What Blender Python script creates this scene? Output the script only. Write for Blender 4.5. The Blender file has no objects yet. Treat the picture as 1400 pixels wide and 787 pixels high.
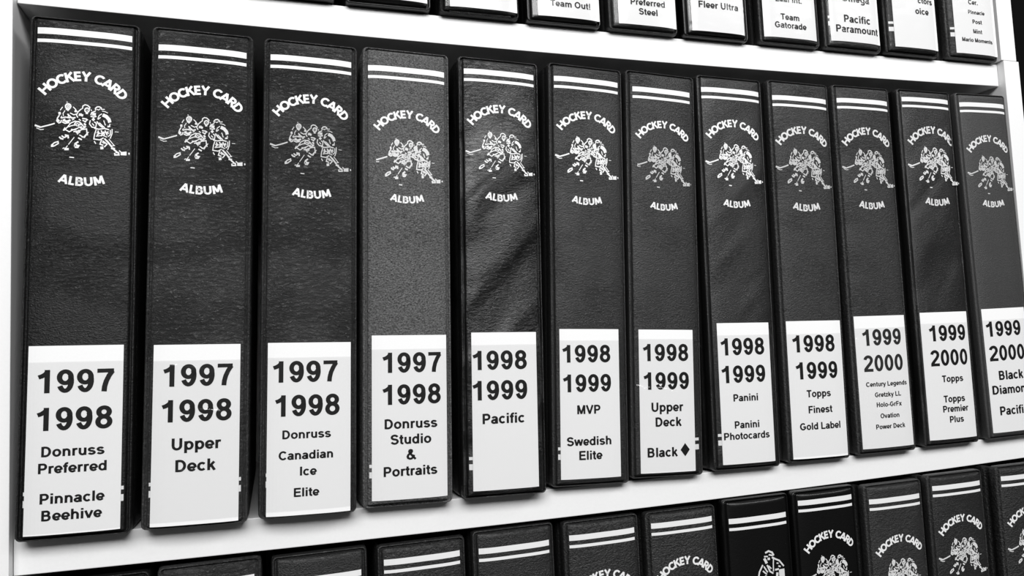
import bpy, bmesh, math, random
from mathutils import Vector, Matrix

# ------------------------------------------------------------------ camera, world, lights
scene = bpy.context.scene
COL = scene.collection
PI = math.pi
cam = bpy.data.objects.new('camera', bpy.data.cameras.new('camera'))
COL.objects.link(cam)
cam.location = (0.138581, -0.481641, 0.096835)
cam.rotation_euler = (1.6454977, 0.0431059, -0.3080298)
cam.data.sensor_width = 36.0
cam.data.lens = 1024.65 / 1400 * 36.0
cam.data.clip_start = 0.01
scene.camera = cam

world = bpy.data.worlds.new('world')
scene.world = world
world.use_nodes = True
bg = world.node_tree.nodes['Background']
bg.inputs[0].default_value = (1, 1, 1, 1)
bg.inputs[1].default_value = 0.06

def area(name, loc, target, sx, sy, power):
    l = bpy.data.lights.new(name, 'AREA')
    l.shape = 'RECTANGLE'; l.size = sx; l.size_y = sy; l.energy = power
    o = bpy.data.objects.new(name, l); COL.objects.link(o)
    o.location = loc
    o.rotation_euler = (Vector(target) - Vector(loc)).to_track_quat('-Z', 'Y').to_euler()
    return o
area('ceiling_lamp', (0.10, -1.95, 1.45), (0.38, 0, 0.1), 2.2, 0.9, 78)
area('ceiling_lamp', (1.9, -1.3, 1.4), (0.4, 0, 0.1), 0.9, 0.5, 13)

scene.view_settings.view_transform = 'Standard'
scene.view_settings.look = 'None'
scene.view_settings.gamma = 1.0
scene.view_settings.use_curve_mapping = False
scene.view_settings.exposure = 0.0

# ------------------------------------------------------------------ materials
def new_mat(name):
    m = bpy.data.materials.new(name); m.use_nodes = True
    nt = m.node_tree
    return m, nt, nt.nodes['Principled BSDF']
def grey(v): return (v, v, v, 1)
def N(nt, kind, **kw):
    n = nt.nodes.new(kind)
    for k, v in kw.items():
        if k in n.inputs: n.inputs[k].default_value = v
        else: setattr(n, k, v)
    return n
def coords(nt, scale=(1, 1, 1), rot=(0, 0, 0)):
    """object coordinates, shifted per object so that no two albums share their creases"""
    tc = nt.nodes.new('ShaderNodeTexCoord'); oi = nt.nodes.new('ShaderNodeObjectInfo')
    add = nt.nodes.new('ShaderNodeVectorMath'); add.operation = 'ADD'
    nt.links.new(tc.outputs['Object'], add.inputs[0]); nt.links.new(oi.outputs['Random'], add.inputs[1])
    mp = nt.nodes.new('ShaderNodeMapping'); mp.inputs['Scale'].default_value = scale; mp.inputs['Rotation'].default_value = rot
    nt.links.new(add.outputs[0], mp.inputs[0])
    return mp.outputs[0]
def math_node(nt, op, a, b=None, c=None):
    n = nt.nodes.new('ShaderNodeMath'); n.operation = op
    for i, v in enumerate((a, b, c)):
        if v is None: continue
        if isinstance(v, (int, float)): n.inputs[i].default_value = v
        else: nt.links.new(v, n.inputs[i])
    return n.outputs[0]
def vinyl(name, base, rough, grain, strength, crease=0.0, wave=0.0, speck=0.0, tilt=0.15, spec=0.5):
    """padded vinyl: pebble grain, stretched creases, optional soft folds, optional pale speckle"""
    m, nt, b = new_mat(name)
    b.inputs['Roughness'].default_value = rough
    b.inputs['Specular IOR Level'].default_value = spec
    v1 = coords(nt, (1, 1, 1.25), (0, tilt, 0))
    g = N(nt, 'ShaderNodeTexNoise', Scale=grain, Detail=3.0, Roughness=0.6); nt.links.new(v1, g.inputs['Vector'])
    v2 = coords(nt, (0.42, 0.42, 1.0), (0, tilt, 0))
    c = N(nt, 'ShaderNodeTexNoise', Scale=grain * 0.75, Detail=4.0, Roughness=0.62, Distortion=0.9); nt.links.new(v2, c.inputs['Vector'])
    r = math_node(nt, 'ABSOLUTE', math_node(nt, 'SUBTRACT', c.outputs['Fac'], 0.5))
    r = math_node(nt, 'MINIMUM', math_node(nt, 'MULTIPLY', r, 7.0), 1.0)          # narrow valleys
    patch = N(nt, 'ShaderNodeTexNoise', Scale=24.0, Detail=2.0); nt.links.new(v1, patch.inputs['Vector'])
    pm = math_node(nt, 'MULTIPLY_ADD', patch.outputs['Fac'], 2.6, -0.75)
    pm = math_node(nt, 'MAXIMUM', math_node(nt, 'MINIMUM', pm, 1.0), 0.4)
    h = math_node(nt, 'MULTIPLY', g.outputs['Fac'], 1.0)
    h = math_node(nt, 'MULTIPLY_ADD', math_node(nt, 'MULTIPLY', r, pm), crease, h)
    bump = N(nt, 'ShaderNodeBump', Strength=1.0, Distance=strength)
    nt.links.new(h, bump.inputs['Height'])
    last = bump
    if wave:
        v3 = coords(nt, (1, 1, 1), (0, 0.75, 0))
        v3b = nt.nodes.new('ShaderNodeMapping'); v3b.inputs['Scale'].default_value = (0.35, 1, 1)
        nt.links.new(v3, v3b.inputs[0])
        w = N(nt, 'ShaderNodeTexNoise', Scale=38.0, Detail=0.6, Distortion=0.4); nt.links.new(v3b.outputs[0], w.inputs['Vector'])
        wb = N(nt, 'ShaderNodeBump', Strength=1.0, Distance=wave)
        nt.links.new(w.outputs['Fac'], wb.inputs['Height']); nt.links.new(wb.outputs[0], bump.inputs['Normal'])
    nt.links.new(last.outputs[0], b.inputs['Normal'])
    ramp = nt.nodes.new('ShaderNodeMapRange')
    ramp.inputs['From Min'].default_value = 0.3; ramp.inputs['From Max'].default_value = 0.75
    ramp.inputs['To Min'].default_value = base * 0.8; ramp.inputs['To Max'].default_value = base * (1.3 + speck)
    src = N(nt, 'ShaderNodeTexNoise', Scale=grain * 1.4, Detail=2.0); nt.links.new(v1, src.inputs['Vector'])
    nt.links.new(src.outputs['Fac'], ramp.inputs['Value'])
    nt.links.new(ramp.outputs[0], b.inputs['Base Color'])
    return m
VINYL = {
    'leather_dark':  vinyl('vinyl_leather_dark', 0.003, 0.42, 850, 0.00036, 0.6, spec=0.36),
    'leather':       vinyl('vinyl_leather', 0.027, 0.44, 760, 0.00062, 1.4),
    'leather_tilt':  vinyl('vinyl_leather_tilt', 0.022, 0.44, 760, 0.00058, 1.3, tilt=-0.35),
    'pebble':        vinyl('vinyl_pebble', 0.028, 0.45, 700, 0.0012, 0.2, speck=4.0),
    'smooth_waved':  vinyl('vinyl_smooth_waved', 0.004, 0.30, 700, 0.00022, 0.8, wave=0.007, tilt=-0.4),
    'fine':          vinyl('vinyl_fine', 0.009, 0.43, 850, 0.00048, 0.4, speck=0.5),
    'fine_waved':    vinyl('vinyl_fine_waved', 0.007, 0.38, 900, 0.00032, 0.4, wave=0.0035),
    'dull':          vinyl('vinyl_dull', 0.014, 0.48, 700, 0.00046, 0.7, speck=0.4),
    'dull_light':    vinyl('vinyl_dull_light', 0.026, 0.52, 1000, 0.00032, 0.3, speck=0.6),
    'black_smooth':  vinyl('vinyl_black_smooth', 0.002, 0.36, 600, 0.00010, 0.1),
    'coarse_dark':   vinyl('vinyl_coarse_dark', 0.006, 0.46, 600, 0.0009, 0.3, speck=2.5),
}
def plain(name, v, rough, spec=0.5, bump=0.0, scale=300):
    m, nt, b = new_mat(name)
    b.inputs['Base Color'].default_value = grey(v); b.inputs['Roughness'].default_value = rough
    b.inputs['Specular IOR Level'].default_value = spec
    tc = nt.nodes.new('ShaderNodeTexCoord')
    n = N(nt, 'ShaderNodeTexNoise', Scale=scale, Detail=3.0); nt.links.new(tc.outputs['Object'], n.inputs['Vector'])
    mr = nt.nodes.new('ShaderNodeMapRange'); mr.inputs['To Min'].default_value = v * 0.97; mr.inputs['To Max'].default_value = v * 1.03
    nt.links.new(n.outputs['Fac'], mr.inputs['Value']); nt.links.new(mr.outputs[0], b.inputs['Base Color'])
    if bump:
        bp = N(nt, 'ShaderNodeBump', Strength=1.0, Distance=bump)
        nt.links.new(n.outputs['Fac'], bp.inputs['Height']); nt.links.new(bp.outputs[0], b.inputs['Normal'])
    return m
M_LAM = plain('white_laminate', 0.83, 0.42, 0.4, 0.00004, 500)
M_PAPER = plain('white_paper', 0.86, 0.8, 0.2, 0.00002, 900)
M_PRINT = plain('silver_white_print', 0.78, 0.5, 0.4)
M_PRINT_MID = plain('thin_white_print', 0.66, 0.5, 0.4)
M_PRINT_DULL = plain('worn_white_print', 0.5, 0.55, 0.4)
M_INK = plain('black_ink', 0.005, 0.55, 0.3)
M_INK_SOFT = plain('faded_black_ink', 0.02, 0.6, 0.3)
M_PAGES = plain('page_edges', 0.05, 0.6, 0.3)
M_WALL = plain('charcoal_wall', 0.006, 0.9, 0.0)
M_FLOOR = plain('dark_floor', 0.06, 0.6, 0.3)

def film(name, tint, gloss, rough, bump, scale):
    m, nt, b = new_mat(name)
    nt.nodes.remove(b)
    out = nt.nodes['Material Output']
    tr = nt.nodes.new('ShaderNodeBsdfTransparent'); tr.inputs[0].default_value = grey(tint)
    gl = nt.nodes.new('ShaderNodeBsdfGlossy'); gl.inputs['Roughness'].default_value = rough
    gl.inputs['Color'].default_value = grey(1)
    mx = nt.nodes.new('ShaderNodeMixShader'); mx.inputs[0].default_value = gloss
    n = N(nt, 'ShaderNodeTexNoise', Scale=scale, Detail=1.5, Distortion=1.2)
    nt.links.new(coords(nt, (0.45, 1, 1), (0, -0.4, 0)), n.inputs['Vector'])
    bp = N(nt, 'ShaderNodeBump', Strength=1.0, Distance=bump)
    nt.links.new(n.outputs['Fac'], bp.inputs['Height']); nt.links.new(bp.outputs[0], gl.inputs['Normal'])
    nt.links.new(tr.outputs[0], mx.inputs[1]); nt.links.new(gl.outputs[0], mx.inputs[2])
    nt.links.new(mx.outputs[0], out.inputs['Surface'])
    return m
M_FILM = film('clear_film', 0.93, 0.025, 0.16, 0.0006, 60)
M_FILM_WR = film('wrinkled_clear_film', 0.925, 0.035, 0.14, 0.0016, 75)

# ------------------------------------------------------------------ object helpers
def link(name, me, mat=None, parent=None, smooth=False, loc=None, rot=None):
    o = bpy.data.objects.new(name, me); COL.objects.link(o)
    if mat and me is not None and not me.materials: me.materials.append(mat)
    if parent: o.parent = parent
    if loc: o.location = loc
    if rot: o.rotation_euler = rot
    return o
def mesh(name, verts, faces, smooth=False):
    me = bpy.data.meshes.new(name); me.from_pydata(verts, [], faces); me.validate(); me.update()
    if smooth:
        for p in me.polygons: p.use_smooth = True
    return me
def tag(o, label, cat, group=None):
    o['label'] = label; o['category'] = cat
    if group: o['group'] = group
def box_mesh(name, x0, x1, y0, y1, z0, z1, bevel=0.0, nx=1, fn=None):
    bm = bmesh.new()
    bmesh.ops.create_cube(bm, size=1.0)
    for v in bm.verts:
        v.co = Vector(((x0 + x1) / 2 + v.co.x * (x1 - x0), (y0 + y1) / 2 + v.co.y * (y1 - y0), (z0 + z1) / 2 + v.co.z * (z1 - z0)))
    if bevel: bmesh.ops.bevel(bm, geom=list(bm.edges), offset=bevel, segments=2, affect='EDGES', profile=0.5)
    for k in range(1, nx):
        xx = x0 + (x1 - x0) * k / nx
        bmesh.ops.bisect_plane(bm, geom=list(bm.verts) + list(bm.edges) + list(bm.faces), plane_co=(xx, 0, 0), plane_no=(1, 0, 0))
    if fn:
        for v in bm.verts: fn(v.co)
    me = bpy.data.meshes.new(name); bm.to_mesh(me); bm.free()
    return me

# ------------------------------------------------------------------ bold grotesque letter shapes (centre lines + pen)
def arc(cx, cy, rx, ry, a0, a1):
    n = max(3, int(abs(a1 - a0) / 15) + 1)
    return [(cx + rx * math.cos(math.radians(a0 + (a1 - a0) * i / n)), cy + ry * math.sin(math.radians(a0 + (a1 - a0) * i / n))) for i in range(n + 1)]
def oval(cx, cy, rx, ry): return arc(cx, cy, rx, ry, 0, 360)
U = 655   # cap pen line
G = {
 ' ': (278, []),
 '0': (556, [oval(278, 358, 165, 300)]),
 '1': (556, [[(325, 0), (325, 716)], [(322, 640), (262, 575), (180, 525), (82, 492)]]),
 '2': (556, [arc(277, 505, 165, 150, 172, -28) + [(360, 350), (240, 240), (135, 130), (110, 70)], [(45, 60), (508, 60)]]),
 '7': (556, [[(45, 652), (512, 652)], [(470, 640), (380, 500), (300, 320), (258, 150), (245, 0)]]),
 '8': (556, [oval(278, 522, 148, 138), oval(278, 214, 168, 158)]),
 '9': (556, [oval(268, 478, 160, 180), arc(268, 360, 168, 302, 32, -150)]),
 'B': (722, [[(145, 0), (145, 716)], [(145, U), (370, U)] + arc(370, 515, 150, 140, 90, -90) + [(145, 375)], [(145, 375), (390, 375)] + arc(390, 217, 172, 158, 90, -90) + [(145, 60)]]),
 'C': (722, [arc(385, 358, 272, 303, 40, 320)]),
 'D': (722, [[(145, 0), (145, 716)], [(145, U), (320, U)] + arc(320, 358, 270, 298, 90, -90) + [(145, 60)]]),
 'E': (667, [[(145, 0), (145, 716)], [(145, U), (615, U)], [(145, 370), (585, 370)], [(145, 60), (632, 60)]]),
 'F': (611, [[(145, 0), (145, 716)], [(145, U), (570, U)], [(145, 355), (525, 355)]]),
 'G': (778, [arc(390, 358, 275, 303, 42, 318) + [(642, 200)], [(410, 325), (705, 325)], [(642, 380), (642, 120)]]),
 'H': (722, [[(145, 0), (145, 716)], [(577, 0), (577, 716)], [(145, 370), (577, 370)]]),
 'I': (278, [[(139, 0), (139, 716)]]),
 'L': (611, [[(145, 0), (145, 716)], [(145, 60), (578, 60)]]),
 'M': (833, [[(142, 0), (142, 716)], [(691, 0), (691, 716)], [(160, 716), (417, 20)], [(673, 716), (417, 20)]]),
 'O': (778, [oval(388, 358, 280, 303)]),
 'P': (667, [[(145, 0), (145, 716)], [(145, U), (375, U)] + arc(375, 485, 172, 170, 90, -90) + [(145, 315)]]),
 'S': (667, [arc(330, 515, 205, 140, 12, 250) + arc(335, 212, 222, 155, 68, -166)]),
 'T': (611, [[(20, U), (590, U)], [(305, 0), (305, 650)]]),
 'U': (722, [[(145, 716), (145, 250)] + arc(361, 262, 216, 204, 180, 360) + [(577, 716)]]),
 'V': (667, [[(68, 716), (333, 10)], [(598, 716), (333, 10)]]),
 'a': (556, [arc(270, 345, 162, 122, 160, 0) + [(432, 100), (450, 0)], arc(236, 155, 150, 105, 40, 330) + [(430, 240), (432, 290)], [(432, 300), (300, 280), (236, 262)]]),
 'b': (611, [[(135, 0), (135, 716)], oval(322, 260, 185, 206)]),
 'c': (556, [arc(300, 260, 195, 206, 42, 318)]),
 'd': (611, [[(475, 0), (475, 716)], oval(288, 260, 185, 206)]),
 'e': (556, [[(90, 232), (478, 232)], arc(283, 260, 192, 206, -8, 322)]),
 'f': (333, [[(160, 0), (160, 540)] + arc(275, 555, 115, 108, 180, 90) + [(335, 660)], [(15, 468), (310, 468)]]),
 'g': (611, [[(475, 519), (475, -30)] + arc(285, -40, 190, 112, 0, -155), oval(288, 268, 185, 198)]),
 'h': (611, [[(135, 0), (135, 716)], arc(304, 290, 168, 174, 180, 0) + [(472, 0)]]),
 'i': (278, [[(139, 0), (139, 519)], [(139, 596), (139, 716)]]),
 'k': (556, [[(135, 0), (135, 716)], [(135, 180), (450, 519)], [(270, 320), (480, 0)]]),
 'l': (278, [[(139, 0), (139, 716)]]),
 'm': (889, [[(135, 0), (135, 519)], arc(290, 305, 155, 160, 180, 0) + [(445, 0)], arc(600, 305, 155, 160, 180, 0) + [(755, 0)]]),
 'n': (611, [[(135, 0), (135, 519)], arc(304, 290, 168, 174, 180, 0) + [(472, 0)]]),
 'o': (611, [oval(305, 260, 200, 206)]),
 'p': (611, [[(135, -198), (135, 519)], oval(322, 260, 185, 206)]),
 'r': (389, [[(135, 0), (135, 519)], arc(290, 300, 155, 164, 180, 75) + [(375, 455)]]),
 's': (556, [arc(272, 366, 160, 98, 15, 250) + arc(278, 152, 176, 100, 70, -165)]),
 't': (333, [[(160, 670), (160, 150)] + arc(250, 150, 90, 96, 180, 270) + [(318, 52)], [(12, 468), (312, 468)]]),
 'u': (611, [[(139, 519), (139, 230)] + arc(307, 228, 168, 174, 180, 360) + [(475, 519)], [(475, 0), (475, 519)]]),
 'v': (556, [[(66, 519), (278, 10)], [(490, 519), (278, 10)]]),
 'w': (778, [[(64, 519), (215, 10)], [(389, 500), (215, 10)], [(389, 500), (563, 10)], [(714, 519), (563, 10)]]),
 'x': (556, [[(70, 519), (486, 0)], [(486, 519), (70, 0)]]),
 'y': (556, [[(66, 519), (280, 30)], [(492, 519), (290, -20), (240, -120), (180, -152), (85, -150)]]),
 'z': (500, [[(40, 466), (458, 466)], [(400, 450), (95, 70)], [(32, 54), (470, 54)]]),
 '&': (722, [[(665, 25), (450, 250), (260, 480), (222, 560), (250, 640), (320, 665), (390, 635), (410, 570), (375, 500), (270, 425), (150, 320), (110, 215), (150, 110), (265, 58), (390, 75), (500, 170), (565, 320)]]),
 '!': (333, [[(165, 210), (165, 716)], [(165, 0), (165, 130)]]),
 '.': (278, [[(139, 0), (139, 135)]]),
 '-': (333, [[(45, 255), (290, 255)]]),
}
def ribbon(points, wx, wy, verts, faces, f):
    """flat stroke along points; pen is wx wide across and wy high, f maps (x, z) -> 3D"""
    pts = [Vector(p) for p in points]
    closed = (pts[0] - pts[-1]).length < 1e-6 and len(pts) > 3
    n = len(pts); base = len(verts); offs = []
    for i in range(n):
        if closed: a, b = pts[(i - 1) % (n - 1)], pts[(i + 1) % (n - 1)]
        else: a, b = pts[max(0, i - 1)], pts[min(n - 1, i + 1)]
        d1 = (pts[i] - a); d2 = (b - pts[i])
        if d1.length < 1e-9: d1 = d2
        if d2.length < 1e-9: d2 = d1
        d = (d1.normalized() + d2.normalized())
        if d.length < 1e-6: d = d1
        d.normalize(); nn = Vector((-d.y, d.x))
        k = 1.0 / max(0.55, abs(nn.dot(Vector((-d1.y, d1.x)).normalized())))
        offs.append(Vector((nn.x * wx / 2 * k, nn.y * wy / 2 * k)))
    for p, o in zip(pts, offs):
        verts.append(f(p.x + o.x, p.y + o.y)); verts.append(f(p.x - o.x, p.y - o.y))
    for i in range(n - 1):
        a = base + 2 * i
        faces.append((a, a + 1, a + 3, a + 2))
def text_bounds(s):
    w = sum(G[ch][0] for ch in s)
    return 60, w - 50
def text_line_mesh(s, cx, z, width, surf, cap=None):
    """one printed line, its ink `width` wide and centred on cx, baseline at z (metres)"""
    if s == '\u2666':
        h = width * 0.62; w = width / 2
        me = mesh('lettering', [surf(cx + a, z + b) for a, b in ((-w, h), (0, 0), (w, h), (0, 2 * h))], [(0, 1, 2, 3)])
        return me
    l, r = text_bounds(s)
    sx = width / (r - l); sz = sx if cap is None else cap / 716.0
    x0 = cx - width / 2 - l * sx
    verts, faces = [], []; pen = 0
    for ch in s:
        adv, strokes = G[ch]
        up = ch.isupper() or ch.isdigit()
        bold = 1.0 if ch.isdigit() else 1.11
        for st in strokes:
            ribbon(st, bold * (150 if up else 148), bold * (126 if up else 120), verts, faces, lambda X, Y, p=pen: surf(x0 + (p + X) * sx, z + Y * sz))
        pen += adv
    return mesh('lettering', verts, faces)

# ------------------------------------------------------------------ title letters: geometric heavy capitals, same pen
TG = {
 'H': (700, [[(85, 0), (85, 716)], [(555, 0), (555, 716)], [(85, 370), (555, 370)]]),
 'O': (800, [oval(365, 358, 283, 283)]),
 'C': (690, [arc(365, 358, 283, 283, 42, 318)]),
 'K': (670, [[(85, 0), (85, 716)], [(120, 340), (500, 700)], [(250, 430), (535, 10)]]),
 'E': (560, [[(85, 0), (85, 716)], [(85, 642), (440, 642)], [(85, 362), (425, 362)], [(85, 74), (440, 74)]]),
 'Y': (660, [[(60, 716), (300, 330)], [(545, 716), (300, 330)], [(302, 0), (302, 370)]]),
 'A': (740, [[(50, 0), (330, 700)], [(615, 0), (330, 700)], [(160, 205), (500, 205)]]),
 'R': (620, [[(85, 0), (85, 716)], [(85, 642), (260, 642)] + arc(270, 495, 160, 147, 90, -90) + [(85, 348)], [(260, 350), (500, 0)]]),
 'D': (700, [[(85, 0), (85, 716)], [(85, 642), (250, 642)] + arc(250, 358, 300, 284, 90, -90) + [(85, 74)]]),
 'L': (500, [[(85, 0), (85, 716)], [(85, 74), (400, 74)]]),
 'B': (640, [[(85, 0), (85, 716)], [(85, 642), (270, 642)] + arc(280, 512, 145, 130, 90, -90) + [(85, 382)], [(85, 382), (290, 382)] + arc(300, 228, 175, 154, 90, -90) + [(85, 74)]]),
 'U': (710, [[(85, 716), (85, 280)] + arc(310, 290, 225, 216, 180, 360) + [(535, 716)]]),
 'M': (860, [[(85, 0), (140, 716)], [(695, 0), (640, 716)], [(140, 700), (390, 120)], [(640, 700), (390, 120)]]),
 ' ': (330, []),
}
def arc_text(s, cx, cz, R, height, a_from, a_to, inward, surf):
    """letters standing on a circle; inward=False: arch, True: bowl. Angles from vertical, in radians"""
    k = height / 716.0
    tot = sum(TG[ch][0] for ch in s); pos = 0; verts, faces = [], []
    for ch in s:
        adv, strokes = TG[ch]
        th = a_from + (a_to - a_from) * (pos + adv / 2) / tot
        def f(X, Y):
            lx = (X - adv / 2 + 35) * k; ly = Y * k
            rr = R - ly if inward else R + ly
            sg = -1 if inward else 1
            return surf(cx + rr * math.sin(th) + lx * math.cos(th), cz + sg * rr * math.cos(th) - sg * lx * math.sin(th))
        for st in strokes: ribbon(st, 178, 158, verts, faces, f)
        pos += adv
    return mesh('title', verts, faces)

# ------------------------------------------------------------------ the album: one padded vinyl ring binder
HW = 0.0250          # half width of the printed spine face
OUT = 0.0286         # half width over the cover boards
BULGE = 0.0018
RIM = OUT - HW
def surf_at(off):
    """surface of the spine face: slightly domed across"""
    def f(x, z):
        t = min(1.0, abs(x) / HW)
        return (x, -BULGE * (1 - t ** 4) - off + (0.0012 * max(0.0, (abs(x) - HW) / 0.0014) if abs(x) > HW else 0.0), z)
    return f
def spine_mesh(h):
    """rounded-rectangle rings from the outer rim inwards: rim roll, welded groove, crease, domed face"""
    prof = [(0.0, 0.0060), (0.0, 0.0024), (0.0004, 0.0012), (0.0011, 0.0006), (0.0015, 0.0011), (0.0020, 0.0028), (0.0026, 0.0028),
            (0.0031, 0.0008), (RIM, 0.0), (RIM + 0.0007, None), (RIM + 0.0015, None), (RIM + 0.0028, None), (RIM + 0.0045, None), (RIM + 0.007, None), (RIM + 0.010, None), (RIM + 0.016, None), (RIM + 0.0215, None), (RIM + 0.0249, None)]
    zt = [i / 14 for i in range(15)]
    verts, faces = [], []; ncorner = 4
    prev = None
    # ring is inset less at top and bottom than at the sides: the seam there is thin
    for d, y in prof:
        side = d; vert = d * 0.62 if d <= RIM else RIM * 0.62 + (d - RIM)
        a = OUT - side; z0 = vert; z1 = h - vert
        r = max(0.0030 - d * 0.6, 0.0002); r = min(r, a * 0.9)
        ring = []
        corners = [(a - r, z0 + r, -90), (a - r, z1 - r, 0), (-(a - r), z1 - r, 90), (-(a - r), z0 + r, 180)]
        for ci, (cx, cz, st) in enumerate(corners):
            for k in range(ncorner + 1):
                t = math.radians(st + 90 * k / ncorner)
                ring.append((cx + r * math.cos(t), cz + r * math.sin(t)))
            nx = corners[(ci + 1) % 4]
            te = math.radians(st + 90); s = (cx + r * math.cos(te), cz + r * math.sin(te))
            ts = math.radians(nx[2]); e = (nx[0] + r * math.cos(ts), nx[1] + r * math.sin(ts))
            m = 14 if ci in (0, 2) else 8
            for k in range(1, m): ring.append((s[0] + (e[0] - s[0]) * k / m, s[1] + (e[1] - s[1]) * k / m))
        cur = len(verts)
        for (x, z) in ring:
            if y is None:
                t = min(1, abs(x) / HW); zd = min(z, h - z) - RIM * 0.62
                yy = -BULGE * (1 - t ** 4) * min(1.0, max(0, zd) / 0.0016 + 0.25)
            else: yy = y
            if y is not None and y >= 0.006: yy = y
            verts.append((x, yy, z))
        n = len(ring)
        if prev is not None:
            for i in range(n): faces.append((prev + i, prev + (i + 1) % n, cur + (i + 1) % n, cur + i))
        prev = cur
    faces.append(tuple(prev + i for i in range(n)))
    me = mesh('spine', verts, faces, True)
    return me
def cover_mesh(h, s):
    """one cover board seen edge-on: hinge groove behind the spine, then the padded board running back"""
    pr = [(0.0275, 0.0050), (0.0283, 0.0050), (0.0281, 0.0075), (0.0276, 0.0092), (0.0278, 0.0105), (0.0285, 0.0118), (0.0289, 0.0140), (0.0290, 0.1950), (0.0286, 0.1990), (0.0272, 0.1990), (0.0266, 0.1950), (0.0266, 0.0130), (0.0262, 0.0100)]
    verts, faces = [], []
    zs = [(0.0008, 0.0010), (0.0024, 0.0), (h - 0.0024, 0.0), (h - 0.0008, 0.0010)]
    n = len(pr)
    for z, ins in zs:
        for (x, y) in pr:
            xm = 0.0276
            verts.append((s * (x + (xm - x) * (0.45 if ins else 0)), y, z))
    for k in range(len(zs) - 1):
        for i in range(n):
            a, b = k * n + i, k * n + (i + 1) % n
            faces.append((a, b, b + n, a + n) if s > 0 else (b, a, a + n, b + n))
    lo = tuple(range(n)); hi = tuple((len(zs) - 1) * n + i for i in range(n))
    faces.append(lo[::-1] if s > 0 else lo); faces.append(hi if s > 0 else hi[::-1])
    return mesh('cover', verts, faces, False)
H0 = 0.2935
M_SPINE = {}; M_COVER = {}
def cached(d, k, fn):
    if k not in d: d[k] = fn()
    return d[k]
def stripe_mesh(w, t):
    """a printed bar hugging the domed face; origin at its top middle"""
    f = surf_at(0.00020); verts, faces = [], []; n = 14
    for i in range(n + 1):
        x = -w / 2 + w * i / n
        for z in (0, -t): verts.append(f(x, z))
    for i in range(n): faces.append((2 * i, 2 * i + 1, 2 * i + 3, 2 * i + 2))
    return mesh('stripe', verts, faces)

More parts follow.
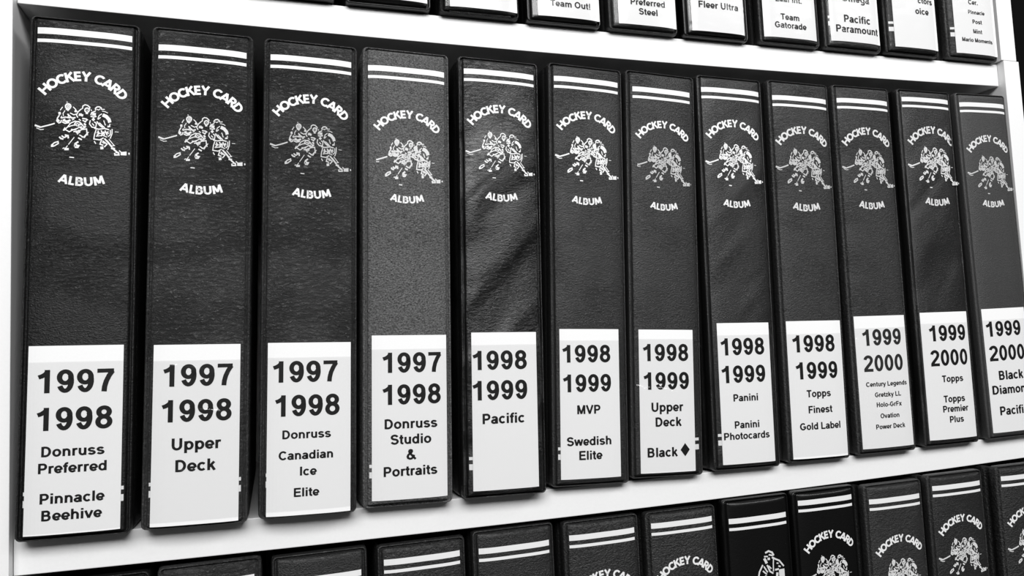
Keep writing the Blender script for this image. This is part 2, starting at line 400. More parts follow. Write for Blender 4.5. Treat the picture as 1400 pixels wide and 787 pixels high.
# --- the printed picture: three ice hockey players, in drawing units (x right, y down)
def C(x, y, rx, ry=None, a0=0, a1=360):
    ry = rx if ry is None else ry
    n = max(5, int(abs(a1 - a0) / 40))
    return [(x + rx * math.cos(math.radians(a0 + (a1 - a0) * i / n)), y + ry * math.sin(math.radians(a0 + (a1 - a0) * i / n))) for i in range(n + 1)]
PLAYERS = [
 (14, C(430, 100, 32, 30)), (9, C(432, 100, 12, 12)), (16, [(405, 128), (430, 145), (452, 120)]), (8, [(412, 45), (420, 58)]),
 (9, [(365, 108), (338, 148)]), (8, [(395, 150), (372, 185), (378, 215)]), (26, [(318, 186), (345, 182)]), (12, [(330, 205), (308, 240), (300, 275)]),
 (30, [(305, 262), (325, 285)]), (12, [(318, 300), (345, 292), (356, 262)]), (17, [(38, 318), (108, 346)]), (13, [(108, 346), (200, 325), (278, 304)]),
 (7, [(60, 352), (110, 374), (150, 372)]), (12, [(350, 240), (400, 228), (460, 238)]), (20, [(370, 262), (420, 282), (462, 262)]), (12, [(362, 285), (400, 302), (450, 292)]),
 (14, [(425, 190), (450, 215), (480, 240), (520, 232)]), (10, [(455, 178), (500, 200), (530, 190)]), (9, [(488, 105), (515, 130), (540, 165)]), (22, [(508, 152), (532, 160)]),
 (10, [(440, 200), (430, 232)]), (9, [(480, 262), (505, 250)]), (8, [(360, 215), (345, 240)]), (10, [(395, 245), (388, 275)]),
 (11, [(385, 388), (430, 345), (462, 300), (515, 275), (560, 285)]), (11, [(400, 372), (450, 402), (480, 385), (540, 362)]), (10, [(440, 345), (470, 330), (510, 320)]),
 (12, C(550, 312, 38, 34, 150, 380)), (9, C(545, 318, 16, 14)), (10, [(470, 372), (520, 378), (560, 350), (600, 338)]), (16, [(530, 400), (560, 425)]), (12, [(500, 400), (545, 392), (580, 410)]),
 (9, [(400, 350), (378, 388)]), (15, [(335, 462), (355, 482), (385, 488)]), (13, [(362, 448), (392, 470), (425, 455)]), (15, [(400, 440), (438, 448), (442, 480)]),
 (12, [(245, 560), (280, 530), (322, 518), (326, 540), (280, 568), (245, 575)]), (24, [(240, 566), (270, 566)]),
 (8, [(512, 465), (470, 520), (445, 552)]), (8, [(435, 565), (412, 597)]), (22, [(398, 606), (450, 606)]), (9, [(378, 600), (400, 590)]),
 (11, [(600, 128), (605, 92), (630, 78), (660, 84), (688, 108), (684, 130)]), (13, C(655, 142, 26, 26)), (16, [(640, 178), (668, 180)]), (8, [(650, 140), (664, 146)]),
 (11, [(592, 125), (552, 160), (530, 200), (548, 232)]), (22, [(560, 192), (610, 208)]), (10, [(590, 182), (560, 210)]), (9, [(700, 135), (712, 148)]),
 (12, [(600, 240), (650, 248), (668, 262)]), (12, [(605, 262), (640, 282), (652, 260)]), (18, [(622, 300), (645, 322)]), (11, [(590, 300), (615, 335), (650, 340)]), (14, [(575, 350), (605, 360), (640, 345)]),
 (10, [(560, 250), (585, 268)]), (9, [(580, 290), (560, 340)]), (16, [(545, 405), (572, 380)]), (11, [(545, 432), (590, 375), (655, 366), (662, 420), (622, 465), (572, 438)]),
 (14, [(558, 472), (602, 495)]), (9, [(598, 462), (632, 470), (680, 402)]), (9, [(672, 430), (668, 442)]), (16, [(562, 518), (530, 538), (540, 560), (568, 566), (556, 584), (520, 582)]), (8, [(520, 540), (514, 575)]),
 (12, C(792, 128, 38, 30, 150, 370)), (8, [(770, 128), (795, 138), (812, 122)]), (12, [(758, 152), (712, 170), (702, 200)]), (9, [(832, 130), (868, 128)]), (7, [(835, 150), (872, 156), (905, 172)]),
 (34, [(845, 195), (890, 215), (922, 250), (932, 285)]), (9, [(835, 182), (800, 205), (785, 250)]), (28, [(718, 188), (762, 192)]), (12, [(700, 215), (735, 222), (770, 215)]), (26, [(722, 240), (745, 262)]),
 (11, [(698, 262), (688, 305), (720, 345), (765, 345), (772, 300), (745, 280)]), (10, [(720, 300), (745, 325)]), (13, [(775, 275), (810, 320), (850, 348)]), (11, [(805, 290), (848, 330), (872, 350)]),
 (10, [(790, 250), (820, 225)]), (9, [(858, 262), (880, 320)]), (16, [(905, 335), (938, 330)]), (9, [(935, 300), (930, 330)]), (12, [(745, 355), (800, 368), (870, 358), (925, 372)]),
 (11, [(770, 372), (752, 430), (745, 485), (815, 495), (862, 470)]), (10, [(962, 362), (962, 420), (940, 478)]), (10, [(940, 375), (942, 430), (915, 455)]), (13, [(790, 385), (805, 420), (780, 440)]),
 (13, [(830, 380), (850, 420), (828, 450)]), (12, [(875, 380), (890, 410), (905, 440)]), (10, [(915, 390), (900, 420)]), (14, [(860, 395), (870, 440)]), (9, [(775, 410), (830, 418), (890, 402), (925, 418)]), (9, [(770, 452), (850, 440), (905, 462)]),
 (10, [(750, 510), (770, 542)]), (12, [(838, 492), (820, 545), (860, 560)]), (12, [(850, 505), (905, 545), (872, 580)]), (28, [(825, 592), (862, 588)]), (9, [(845, 520), (875, 540)]),
 (15, [(872, 478), (930, 540), (965, 580)]), (8, [(925, 485), (990, 560)]), (8, [(905, 500), (960, 565), (1000, 560)]), (20, [(955, 590), (1000, 602)]), (16, [(985, 605), (1030, 642)]),
 (14, [(998, 648), (1002, 672), (1050, 670), (1045, 645), (1010, 640)]), (10, [(1050, 618), (1090, 650)]), (30, [(1070, 656), (1140, 656)]), (14, [(1168, 640), (1172, 662)]), (5, [(995, 395), (1040, 397)]), (10, [(460, 700), (515, 706)]), (9, [(1080, 640), (1140, 632)]),
]
GOALIE = [
 (34, [(380, 200), (450, 172), (520, 208), (552, 270)]), (26, [(352, 265), (430, 272)]), (28, [(450, 242), (530, 268)]), (50, [(352, 300), (378, 350), (398, 400)]), (44, [(420, 320), (470, 320)]), (34, [(510, 300), (560, 330)]),
 (30, [(315, 418), (240, 540), (200, 700), (262, 790)]), (26, [(335, 450), (405, 570)]), (26, [(310, 530), (385, 605)]), (30, [(402, 430), (455, 560), (520, 605)]), (24, [(430, 450), (485, 512)]), (22, [(545, 300), (530, 430), (525, 570)]),
 (30, [(560, 330), (660, 382), (752, 502)]), (24, [(600, 422), (640, 432)]), (28, [(635, 482), (680, 502)]), (120, [(700, 550), (700, 715)]), (34, [(560, 545), (640, 540)]), (48, [(605, 600), (585, 720)]), (60, [(705, 735), (722, 810)]), (40, [(370, 625), (340, 690), (325, 790)]),
 (36, [(262, 790), (330, 830), (520, 850)]), (30, [(540, 760), (590, 860), (720, 850)]), (60, [(330, 870), (300, 1150)]), (60, [(560, 880), (590, 1160)]), (26, [(400, 880), (380, 1150)]), (26, [(660, 880), (690, 1150)]), (40, [(240, 1180), (400, 1190)]), (40, [(560, 1190), (720, 1190)]), (22, [(250, 800), (120, 1180), (20, 1195)]),
]
def emblem_mesh(kind):
    f = surf_at(0.00020); verts, faces = [], []
    rnd = random.Random(7)
    if kind == 'goalie':
        fx = lambda X, Y: f((X - 470) / 23700.0 + 0.0068, -(Y - 170) / 26500.0)
        for w, pts in GOALIE: ribbon(pts, w, w, verts, faces, fx)
    else:
        def fx(X, Y): return f((X - 607) / 23600.0, (330 - (Y - 0.05 * (X - 607))) / 20500.0)
        strokes = list(PLAYERS)
        if kind == 'dense':          # heavier printing, lines run together
            zones = [(420, 240, 90, 60), (560, 320, 90, 80), (640, 260, 60, 90), (800, 280, 100, 90), (850, 420, 85, 55), (730, 240, 45, 55)]
            for (x, y, a, b) in zones:
                for k in range(14):
                    t = rnd.uniform(0, 2 * PI); r = rnd.random() ** 0.5; X, Y = x + a * r * math.cos(t), y + b * r * math.sin(t)
                    u = rnd.uniform(0, PI); L = rnd.uniform(12, 34)
                    strokes.append((rnd.uniform(6, 13), [(X, Y), (X + L * math.cos(u), Y + L * math.sin(u))]))
        for w, pts in strokes:
            k = 1.6 if kind == 'dense' else 1.2
            ribbon(pts, w * k, w * k, verts, faces, fx)
    return mesh('emblem', verts, faces)
EMB = {k: emblem_mesh(k) for k in ('line', 'dense', 'goalie')}

def album(x, y, z, lean, mat, label, group, h=H0, stripe=None, title=None, alb=None, emblem=None, paper=None, text=(), ink=M_INK, film_mat=M_FILM,
          print_mat=M_PRINT, art_mat=None, title_mat=None, film_top=None, low_bars='B', ribbed=False, folds=()):
    root = bpy.data.objects.new('card_album', None); COL.objects.link(root)
    root.empty_display_size = 0.02
    root.location = (x, y, z); root.rotation_euler = (0, lean, 0)
    tag(root, label, 'album', group)
    m = VINYL[mat]; hk = round(h, 4)
    def part(name, me, mt, parent=root, loc=None, rot=None):
        if not me.materials: me.materials.append(mt)
        o = bpy.data.objects.new(name, me); COL.objects.link(o); o.parent = parent
        o.material_slots[0].link = 'OBJECT'; o.material_slots[0].material = mt
        if loc: o.location = loc
        if rot: o.rotation_euler = rot
        return o
    part('spine', cached(M_SPINE, hk, lambda: spine_mesh(hk)), m)
    for s in (-1, 1): part('cover', cached(M_COVER, (hk, s), lambda: cover_mesh(hk, s)), m)
    part('page_block', cached(M_COVER, ('p', hk), lambda: box_mesh('page_block', -0.0235, 0.0235, 0.018, 0.19, 0.006, hk - 0.012, 0.001)), M_PAGES)
    if stripe:
        cx, zt, w = stripe
        part('stripe', cached(M_COVER, ('s', round(w, 4), 1), lambda: stripe_mesh(w, 0.0037)), print_mat, loc=(cx, 0, zt))
        part('stripe', cached(M_COVER, ('s', round(w, 4), 2), lambda: stripe_mesh(w, 0.0020)), print_mat, loc=(cx, 0, zt - 0.0066))
    if low_bars != 'N':
        # the lower pair of bars, mostly under the label; print that sits off-centre peeks out on one side only
        lx0 = paper[0] - paper[3] / 2 if paper else 0; lx1 = paper[0] + paper[3] / 2 if paper else 0
        b0 = -0.0246 if low_bars in 'LB' else lx0 + 0.001
        b1 = 0.0246 if low_bars in 'RB' else lx1 - 0.001
        w = round(b1 - b0, 4); bx = (b0 + b1) / 2
        for t, zz in ((0.0020, 0.0268), (0.0037, 0.0222)):
            me = stripe_mesh(w, t)
            for v in me.vertices: v.co = surf_at(0.00010)(v.co.x + bx, v.co.z)
            part('stripe', me, print_mat, loc=(0, 0, zz))
    if ribbed:
        bm = bmesh.new()
        for q in range(40):
            xx = -0.0215 + 0.043 * q / 39
            r = bmesh.ops.create_icosphere(bm, subdivisions=1, radius=0.00055)
            for v in r['verts']: v.co = Vector((xx + v.co.x * 0.8, 0.0006 + v.co.y, 0.0012 + v.co.z * 1.4))
        me = bpy.data.meshes.new('ribbed_lip'); bm.to_mesh(me); bm.free()
        part('ribbed_lip', me, VINYL['smooth_waved'])
    f = surf_at(0.00020)
    if title:
        cx, zt, w = title; k = w / 0.0464
        hgt = 0.0056 * k; ro = 0.0292 * k
        me = arc_text('HOCKEY CARD', cx, zt - ro, ro - hgt, hgt, -0.93, 0.93, False, f)
        me.name = 'title'; part('title', me, title_mat or print_mat)
    if alb:
        cx, zb, w = alb; k = w / 0.0244; hgt = 0.0050 * k; R = 0.036 * k
        me = arc_text('ALBUM', cx, zb + R, R, hgt, -0.345 , 0.345, True, f)
        me.name = 'title'; part('title', me, title_mat or print_mat)
    if emblem:
        kind, ex, ez, k = emblem
        part('emblem', EMB[kind], art_mat or M_PRINT_MID, loc=(ex, 0, ez)).scale = (k, 1, k)
    if paper:
        cx, z0, z1, w = paper[:4]
        def wrap(co):
            t = min(1.0, abs(co.x + cx) / HW); co.y += -BULGE * (1 - t ** 4)
        lab_root = part('paper_label', box_mesh('paper_label', -w / 2, w / 2, -0.00042, -0.00016, z0, z1, 0, 24, wrap), M_PAPER, loc=(cx, 0, 0))
        fl = surf_at(0.00058)
        for line in text:
            s, tx, tz, tw = line[:4]
            me = text_line_mesh(s, tx - cx, tz, tw, lambda X, Z: fl(X + cx, Z), line[4] if len(line) > 4 else None)
            me.transform(Matrix.Translation((-0.0, 0, 0)))
            for v in me.vertices: v.co.x -= cx
            part('lettering', me, ink, lab_root)
        # clear pocket welded along three sides, open at the top
        zt = film_top if film_top else z1 - 0.0085
        verts, faces = [], []; nx, nz = (20, 90) if folds else (16, 10); z_lo = 0.0042
        rr = random.Random(int(x * 1e5) + 3)
        ph = rr.uniform(0, 6)
        for j in range(nz + 1):
            for i in range(nx + 1):
                u, v = i / nx, j / nz
                X = -0.0247 + 0.0494 * u; Z = z_lo + (zt - z_lo) * v
                ed = min(1.0, min(u, 1 - u) / 0.02, v / 0.008)
                off = 0.00068 + 0.00025 * ed + 0.00010 * ed * math.sin(9 * u + 5 * v + ph)
                for (zc, sl, amp, fw) in folds: off += amp * ed * math.exp(-((Z - zc - sl * X - 0.6 * sl * X * X / 0.02) / fw) ** 2) * (0.4 + 0.6 * math.sin(PI * u))
                p = surf_at(off)(X, Z); verts.append(p)
        for j in range(nz):
            for i in range(nx):
                a = j * (nx + 1) + i; faces.append((a, a + 1, a + nx + 2, a + nx + 1))
        part('clear_pocket', mesh('clear_pocket', verts, faces, True), film_mat)
    return root

# ------------------------------------------------------------------ structure: the room behind the bookcase
FLOOR_Z = -1.03
w = link('wall_back', box_mesh('wall_back', -5.0, 6.0, 0.300, 0.40, FLOOR_Z, 2.2), M_WALL); w['kind'] = 'structure'
w = link('floor', box_mesh('floor', -5.0, 6.0, -4.0, 0.30, FLOOR_Z - 0.05, FLOOR_Z), M_FLOOR); w['kind'] = 'structure'

# ------------------------------------------------------------------ bookcase and its extension unit
W = 0.76
DR = 0.0064
def bent(amp, e):
    """boards sag under the albums"""
    def f(co):
        t = min(1, max(0, co.x / W)); co.z += e - amp * 4 * t * (1 - t)
    return f
case = bpy.data.objects.new('bookcase', None); COL.objects.link(case); case.location = (W / 2, 0, FLOOR_Z)
tag(case, 'white laminate bookcase whose sagging boards carry the two lower rows of black albums', 'bookcase')
def case_part(root, name, me):
    o = link(name, me, M_LAM, root); o.location = -root.location; return o
case_part(case, 'side_panel', box_mesh('side_panel', -0.0180, 0.0, 0.0, 0.27, FLOOR_Z, 0.3285, 0.0004))
case_part(case, 'side_panel', box_mesh('side_panel', W, W + 0.0178, 0.0, 0.27, FLOOR_Z, 0.3285, 0.0004))
case_part(case, 'back_panel', box_mesh('back_panel', 0.0, W, 0.262, 0.268, FLOOR_Z + 0.08, 0.3285))
def board(root, name, zb, zt, amp, e):
    case_part(root, name, box_mesh(name, 0.0004, W - 0.0004, DR, 0.2615, zb, zt, 0.0005, 16, bent(amp, e)))
board(case, 'top_board', 0.3072 - 0.0, 0.3268, 0.0036, 0.0)
board(case, 'shelf_board', -0.0186, 0.0012, 0.0040, 0.0)
board(case, 'shelf_board', -0.338, -0.3185, 0.003, 0.0)
board(case, 'shelf_board', -0.660, -0.640, 0.003, 0.0)
board(case, 'shelf_board', -0.968, -0.950, 0.0, 0.0)
case_part(case, 'plinth', box_mesh('plinth', 0.0, W, 0.02, 0.036, FLOOR_Z, -0.968, 0.0005))
ext = bpy.data.objects.new('bookcase', None); COL.objects.link(ext); ext.location = (W / 2, 0, 0.3287)
tag(ext, 'white laminate extension unit stacked on the bookcase, above the seam at upper right', 'bookcase')
XO = -0.0024
case_part(ext, 'side_panel', box_mesh('side_panel', -0.0180 + XO, XO, 0.0, 0.27, 0.3287, 0.69, 0.0004))
case_part(ext, 'side_panel', box_mesh('side_panel', W + XO, W + 0.0178 + XO, 0.0, 0.27, 0.3287, 0.69, 0.0004))
case_part(ext, 'back_panel', box_mesh('back_panel', XO, W + XO, 0.262, 0.268, 0.3287, 0.69))
case_part(ext, 'top_board', box_mesh('top_board', XO + 0.0003, W + XO - 0.0003, 0.0, 0.2615, 0.672, 0.69, 0.0004))

# ------------------------------------------------------------------ the rows of albums
MID = [
 {'y': -0.006, 'x': 0.0322, 'z': 0.0007, 'lean': 0.0226, 'h': 295.1, 'label': [-0.3, 3.4, 105.8, 47.2, -0.4], 'stripe': [0.02, 287.2, 48.7], 'title': [-0.08, 262.8, 46.7], 'album': [0.18, 196.1, 24.6], 'text': [('1997', -0.11, 79.89, 37.5), ('1998', -0.27, 59.4, 37.01), ('Donruss', -0.67, 45.31, 30.71), ('Preferred', -0.6, 36.3, 33.53), ('Pinnacle', -0.55, 20.02, 31.21), ('Beehive', -0.57, 10.98, 29.12)]},
 {'y': -0.006, 'x': 0.0941, 'z': -0.0002, 'lean': 0.0275, 'h': 295.8, 'label': [-0.05, 2.1, 104.7, 47.0, -0.0], 'stripe': [-0.0, 283.2, 49.4], 'title': [0.51, 259.6, 46.6], 'album': [0.5, 193.4, 24.7], 'text': [('1997', 0.53, 80.65, 37.32), ('1998', 0.09, 60.35, 37.35), ('Upper', 0.08, 44.46, 26.0), ('Deck', -0.14, 32.17, 21.23)]},
 {'y': -0.006, 'x': 0.1571, 'z': -0.0009, 'lean': 0.0289, 'h': 293.6, 'label': [0.23, 1.6, 104.0, 48.9, 0.3], 'stripe': [-0.03, 282.8, 49.2], 'title': [0.1, 258.8, 47.0], 'album': [0.73, 192.8, 24.3], 'text': [('1997', -2.41, 80.17, 37.65), ('1998', -1.02, 59.91, 37.41), ('Donruss', -1.4, 46.62, 28.07), ('Canadian', -1.52, 34.34, 31.41), ('Ice', -0.41, 24.68, 9.37), ('Elite', -1.37, 12.37, 14.39)]},
 {'y': -0.004, 'x': 0.2181, 'z': -0.0015, 'lean': 0.0278, 'h': 294.5, 'label': [0.84, 4.6, 106.8, 47.8, 1.0], 'stripe': [-0.04, 281.9, 50.3], 'title': [0.26, 253.2, 44.4], 'album': [-0.3, 191.7, 22.9], 'text': [('1997', 2.12, 83.25, 37.27), ('1998', 1.92, 63.29, 36.95), ('Donruss', 1.32, 48.35, 33.28), ('Studio', 1.27, 38.66, 25.4), ('&', 1.34, 28.81, 5.53), ('Portraits', 0.87, 19.04, 33.69)]},
 {'y': -0.006, 'x': 0.2815, 'z': -0.0019, 'lean': 0.0264, 'h': 292.9, 'label': [0.06, 5.1, 106.7, 44.7, 0.1], 'stripe': [-0.05, 283.9, 49.5], 'title': [-0.14, 260.2, 46.4], 'album': [-0.15, 194.0, 23.4], 'text': [('1998', -3.38, 82.33, 36.69), ('1999', -3.47, 62.75, 37.07), ('Pacific', -1.48, 47.47, 28.55)]},
 {'y': -0.002, 'x': 0.3441, 'z': -0.0017, 'lean': 0.0387, 'h': 294.8, 'label': [-0.91, 5.3, 106.5, 44.1, -1.0], 'stripe': [-0.06, 284.5, 49.2], 'title': [-0.4, 260.5, 46.1], 'album': [-1.35, 193.3, 23.7], 'text': [('1998', -3.6, 83.68, 35.18), ('1999', -3.32, 63.61, 35.29), ('MVP', -2.61, 48.71, 17.02), ('Swedish', -2.33, 27.53, 32.52), ('Elite', -1.75, 17.95, 16.73)]},
 {'y': -0.002, 'x': 0.4029, 'z': -0.0015, 'lean': 0.0427, 'h': 293.4, 'label': [-0.67, 3.7, 103.8, 43.2, -0.7], 'stripe': [-0.06, 280.6, 47.1], 'title': [0.13, 256.5, 44.5], 'album': [-0.31, 190.0, 23.2], 'text': [('1998', -1.52, 81.55, 35.69), ('1999', -1.33, 61.54, 35.82), ('Upper', -1.33, 46.08, 24.77), ('Deck', -0.64, 35.69, 20.32), ('Black', -5.7, 14.66, 23.13), ('♦', 12.32, 14.29, 7.48)]},
 {'y': -0.002, 'x': 0.4688, 'z': -0.0019, 'lean': 0.0192, 'h': 295.3, 'label': [0.32, 4.6, 107.0, 44.7, 0.4], 'stripe': [-0.04, 284.7, 51.0], 'title': [0.08, 260.7, 47.4], 'album': [-0.03, 193.1, 24.4], 'text': [('1998', -1.45, 83.36, 36.88), ('1999', -1.64, 63.19, 37.07), ('Panini', -1.04, 49.72, 20.99), ('Panini', -1.04, 30.21, 20.93), ('Photocards', -1.25, 22.25, 38.49)]},
 {'y': -0.002, 'x': 0.5327, 'z': -0.0014, 'lean': 0.0161, 'h': 296.0, 'label': [0.24, 2.7, 106.0, 50.0, 0.3], 'stripe': [-0.02, 281.9, 52.4], 'title': [-0.38, 258.1, 48.9], 'album': [-0.53, 190.8, 26.2], 'text': [('1998', -1.72, 82.28, 38.12), ('1999', -0.18, 61.88, 38.01), ('Topps', 0.08, 48.27, 21.49), ('Finest', 0.55, 36.24, 21.46), ('Gold Label', 0.2, 23.97, 36.82)]},
 {'y': -0.002, 'x': 0.5972, 'z': -0.001, 'lean': 0.0047, 'h': 294.6, 'label': [0.2, 4.7, 107.6, 49.8, 0.2], 'stripe': [-0.0, 283.2, 51.4], 'title': [0.56, 259.8, 48.8], 'album': [0.36, 192.9, 26.2], 'text': [('1999', 0.1, 84.34, 37.77), ('2000', -0.01, 64.08, 37.67), ('Century Legends', 1.66, 52.43, 40.2), ('Gretzky LL', 1.69, 44.1, 25.43), ('Holo-GrFx', 2.03, 36.29, 24.41), ('Ovation', 2.05, 27.54, 18.36), ('Power Deck', 1.94, 19.27, 28.43)]},
 {'y': -0.002, 'x': 0.6635, 'z': -0.0001, 'lean': 0.0015, 'h': 296.4, 'label': [-0.03, 5.3, 107.8, 49.1, -0.0], 'stripe': [-0.0, 287.2, 49.4], 'title': [2.68, 263.1, 50.6], 'album': [2.78, 195.8, 26.9], 'text': [('1999', 1.2, 84.28, 38.09), ('2000', 1.16, 64.19, 38.31), ('Topps', 2.33, 50.97, 21.68), ('Topps', 2.42, 34.7, 21.87), ('Premier', 2.82, 26.8, 26.38), ('Plus', 2.95, 18.28, 14.4)]},
 {'y': -0.002, 'x': 0.7307, 'z': 0.0008, 'lean': -0.0131, 'h': 298.1, 'label': [-0.69, 5.5, 108.4, 53.2, -0.8], 'stripe': [-0.01, 285.8, 54.3], 'title': [0.91, 257.5, 48.1], 'album': [-0.15, 194.6, 25.3], 'text': [('1999', -3.33, 85.1, 38.95), ('2000', -1.86, 64.65, 39.49), ('Black', -0.65, 48.76, 27.86), ('Diamond', -0.77, 37.05, 43.65), ('Pacific', -0.81, 19.63, 32.41)]},
]

MM = 0.001
mats = ['leather_dark', 'leather', 'leather_tilt', 'pebble', 'smooth_waved', 'fine', 'fine', 'fine_waved', 'dull', 'dull', 'fine_waved', 'dull_light']
labs = [
 'leftmost album of the middle shelf, beside the white side panel, 1997 1998 label',
 'second album from the left on the middle shelf, sheen on its leather grain',
 'third album from the left on the middle shelf, label with 1997 stepped left of 1998',
 'pebbled grey album on the middle shelf with an ampersand on its label',
 'glossy black album with diagonal folds in its spine, label of 1998 1999',
 'middle shelf album between the glossy folded one and the diamond-labelled one',
 'middle shelf album with a small black diamond on its wrinkled label',
 'smooth black album just right of the one with a diamond on its label',
 'middle shelf album, fourth from the right, label edge tilted, 1998 1999 in bold',
 'middle shelf album with five tiny lines under 1999 2000 on its label',
 'second album from the right on the middle shelf, its title shifted right',
 'rightmost album of the middle shelf, lighter grey, beside the right side panel',
]
for i, d in enumerate(MID):
    lb = d['label']; wd = 47.5 if i == 11 else lb[3]
    ti, al, st = d['title'], d['album'], d['stripe']
    stw = min(st[2], 50.5) * MM
    kind = 'line' if i in (0, 1, 2, 4) else 'dense'
    txt = [(s, tx * MM, tz * MM, min(tw, 50) * MM) for (s, tx, tz, tw) in d['text']]
    if i == 11: txt = [(s, tx * MM, tz * MM, tw * MM * 0.96) for (s, tx, tz, tw) in d['text']]
    album(d['x'], d['y'] - 0.0, d['z'] + 0.0001, d['lean'], mats[i], labs[i], 'albums on the middle shelf',
          h=round(min(d['h'], 294.6) * MM, 4), stripe=(st[0] * MM, st[1] * MM, stw), title=[v * MM for v in ti],
          alb=[v * MM for v in al], emblem=(kind, ti[0] * MM, (ti[1] - 31.8) * MM, ti[2] / 46.4),
          paper=[v * MM for v in (lb[0], lb[1], lb[2], wd)], text=txt, ink=M_INK_SOFT if i == 9 else M_INK,
          film_mat=M_FILM_WR if i in (1, 6, 9) else M_FILM, film_top=(lb[1] + 93.5) * MM, ribbed=(i == 3), art_mat=(M_PRINT, M_PRINT_MID, M_PRINT_DULL, M_PRINT_MID, M_PRINT, M_PRINT, M_PRINT_DULL, M_PRINT, M_PRINT_DULL, M_PRINT_DULL, M_PRINT_MID, M_PRINT_DULL)[i],
          title_mat=M_PRINT_MID if i in (8, 9, 10, 11) else M_PRINT, low_bars='BBLLLLRLLNNN'[i],
          folds={1: [(0.026, 0.1, 0.0004, 0.0010), (0.017, -0.12, 0.0004, 0.0010)], 6: [(0.060, -0.25, 0.0008, 0.0013), (0.044, 0.25, 0.0008, 0.0013)], 9: [(0.0335, 0.07, 0.0016, 0.0028), (0.0225, 0.1, 0.0006, 0.0012)]}.get(i, ()))

LOWY = 0.0085
LZ = -0.3184
# x centre, top of album, stripe top, title apex or None, kind, material, label
LOW = [
 (0.0400, 0.006, -0.0245, -0.034, -0.058, 'dense', 'leather_dark', 'leftmost album of the bottom row, only its top edge in view'),
 (0.1010, 0.006, -0.0240, -0.0335, -0.057, 'dense', 'leather', 'second album of the bottom row from the left, its curved rim catching light'),
 (0.1640, 0.006, -0.0255, -0.0390, -0.063, 'dense', 'fine', 'bottom row album third from the left, bar print low under its rim'),
 (0.2275, 0.007, -0.0268, -0.0353, -0.062, 'dense', 'coarse_dark', 'coarse pebbled album fourth from the left in the bottom row'),
 (0.2895, 0.007, -0.0250, -0.0360, -0.062, 'dense', 'fine', 'bottom row album fifth from the left, two bars in view but no title'),
 (0.3535, 0.007, -0.0260, -0.0350, -0.0605, 'dense', 'coarse_dark', 'bottom row album whose arched title is cut by the lower frame edge'),
 (0.4155, 0.006, -0.0260, -0.0337, -0.0590, 'dense', 'coarse_dark', 'bottom row album left of the one printed with a lone goaltender'),
 (0.4762, 0.002, -0.0232, -0.0365, None, 'goalie', 'black_smooth', 'smooth black album in the bottom row printed with a lone goaltender'),
 (0.5353, 0.000, -0.0225, -0.0292, -0.0533, 'dense', 'black_smooth', 'glossy black album of the bottom row just right of the lone goaltender album'),
 (0.5990, -0.002, -0.0238, -0.0345, -0.0633, 'dense', 'dull', 'dull grey album third from the right in the bottom row, title lowest of its row'),
 (0.6577, -0.006, -0.0210, -0.0294, -0.0535, 'dense', 'fine', 'bulging-rimmed bottom row album second from the right, whole hockey picture in view'),
 (0.7275, -0.008, -0.0200, -0.0280, -0.0540, 'dense', 'coarse_dark', 'rightmost album of the bottom row, cut by the right frame edge'),
]
for i, (x, yy, top, st, ti, kind, mt, lab) in enumerate(LOW):
    t = x / W; z = max(LZ - 0.003 * 4 * u * (1 - u) for u in (t - 0.039, t + 0.039)) + 0.0001
    h = round(top - z, 4)
    album(x, yy, z, 0.0, mt, lab, 'albums on the bottom shelf in view', h=h, stripe=(0, st - z, 0.0492),
          title=(0.0005, ti - z, 0.0464 if i < 9 else 0.0462) if ti else None, alb=(0.0005, ti - z - 0.0665, 0.0244) if ti else None,
          emblem=(kind, 0.0003, (ti - z - 0.031) if ti else (-0.0625 - z), 1.0), print_mat=M_PRINT, low_bars='B',
          paper=(0, 0.005, 0.106, 0.047))

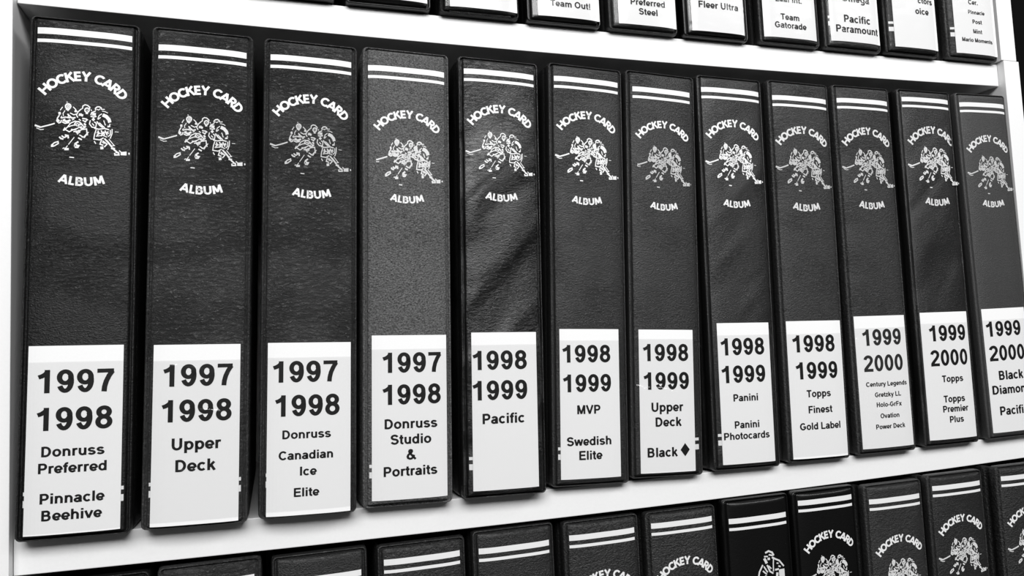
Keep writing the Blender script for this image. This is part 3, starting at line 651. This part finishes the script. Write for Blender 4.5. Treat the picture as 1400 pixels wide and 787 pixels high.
UPY = 0.0005
UP = [  # x, label centre, width, material, lines (text, x, z, width in mm), label
 (0.1530, 0.1530, 0.047, 'black_smooth', [], 'leftmost top row album in view, only its ribbed lower lip showing'),
 (0.2165, 0.2185, 0.0475, 'black_smooth', [], 'second top row album from the left, a sliver of blank label in view'),
 (0.2795, 0.2820, 0.0483, 'leather_dark', [], 'top row album with beaded lower lip, third from the left in view'),
 (0.3423, 0.3454, 0.0478, 'black_smooth', [('Team Out!', 346.5, 335.0, 31.0)], 'top row album whose label ends in two words and an exclamation mark'),
 (0.4057, 0.4084, 0.0480, 'fine', [('Preferred', 408.5, 342.4, 28.6), ('Steel', 408.4, 335.3, 15.3)], 'top row album whose label ends with a long word over a five-letter word'),
 (0.4681, 0.4690, 0.0465, 'black_smooth', [('Fleer Ultra', 469.3, 346.0, 35.0)], 'top row album with one line of text high above an empty label bottom'),
 (0.5357, 0.5352, 0.0500, 'fine', [('Leaf Int.', 534.2, 357.8, 24.9), ('Team', 534.5, 343.2, 17.2), ('Gatorade', 534.6, 336.4, 29.3)], 'top row album fourth from the right, label ending in two lines'),
 (0.5975, 0.5990, 0.0495, 'fine', [('Omega', 600.4, 364.4, 27.8), ('Pacific', 600.5, 346.9, 26.6), ('Paramount', 600.3, 338.3, 42.6)], 'top row album whose large bold text nearly spans its label'),
 (0.6592, 0.6625, 0.0470, 'leather_dark', [('ctors', 674.4, 370.6, 16.4), ('oice', 669.8, 360.9, 14.3)], 'top row album with two half-hidden words high on a mostly empty label'),
 (0.7262, 0.7295, 0.0480, 'dull', [('Cer.', 728.0, 375.4, 10.7), ('Pinnacle', 730.8, 366.8, 18.7), ('Post', 730.7, 358.2, 10.5), ('Mint', 730.3, 349.5, 9.9), ('Mario Moments', 729.7, 341.5, 35.2)], 'rightmost top row album, label with many small spaced lines'),
]
for i, (x, lx, lw, mt, lines, lab) in enumerate(UP):
    t = x / W; z = max(0.3269 - 0.0036 * 4 * u * (1 - u) for u in (t - 0.039, t + 0.039))
    k = 1.0
    txt = [(s, tx * MM - x, tz * MM - z, tw * MM) for (s, tx, tz, tw) in lines]
    zb = {6: 0.0045, 7: 0.0058, 8: 0.0052}.get(i, 0.0040)
    album(x, UPY, z, 0.0, mt, lab, 'albums on the top shelf in view', h=0.293, stripe=(0, 0.282, 0.049),
          title=(0, 0.258, 0.0464), alb=(0, 0.193, 0.0244), emblem=('dense', 0, 0.227, 1.0),
          paper=(lx - x, zb, zb + 0.102, lw if lw < 0.0495 else 0.0495), text=txt, ink=M_INK, film_mat=M_FILM, ribbed=i in (0, 2), low_bars='BBBNNRBBLL'[i])
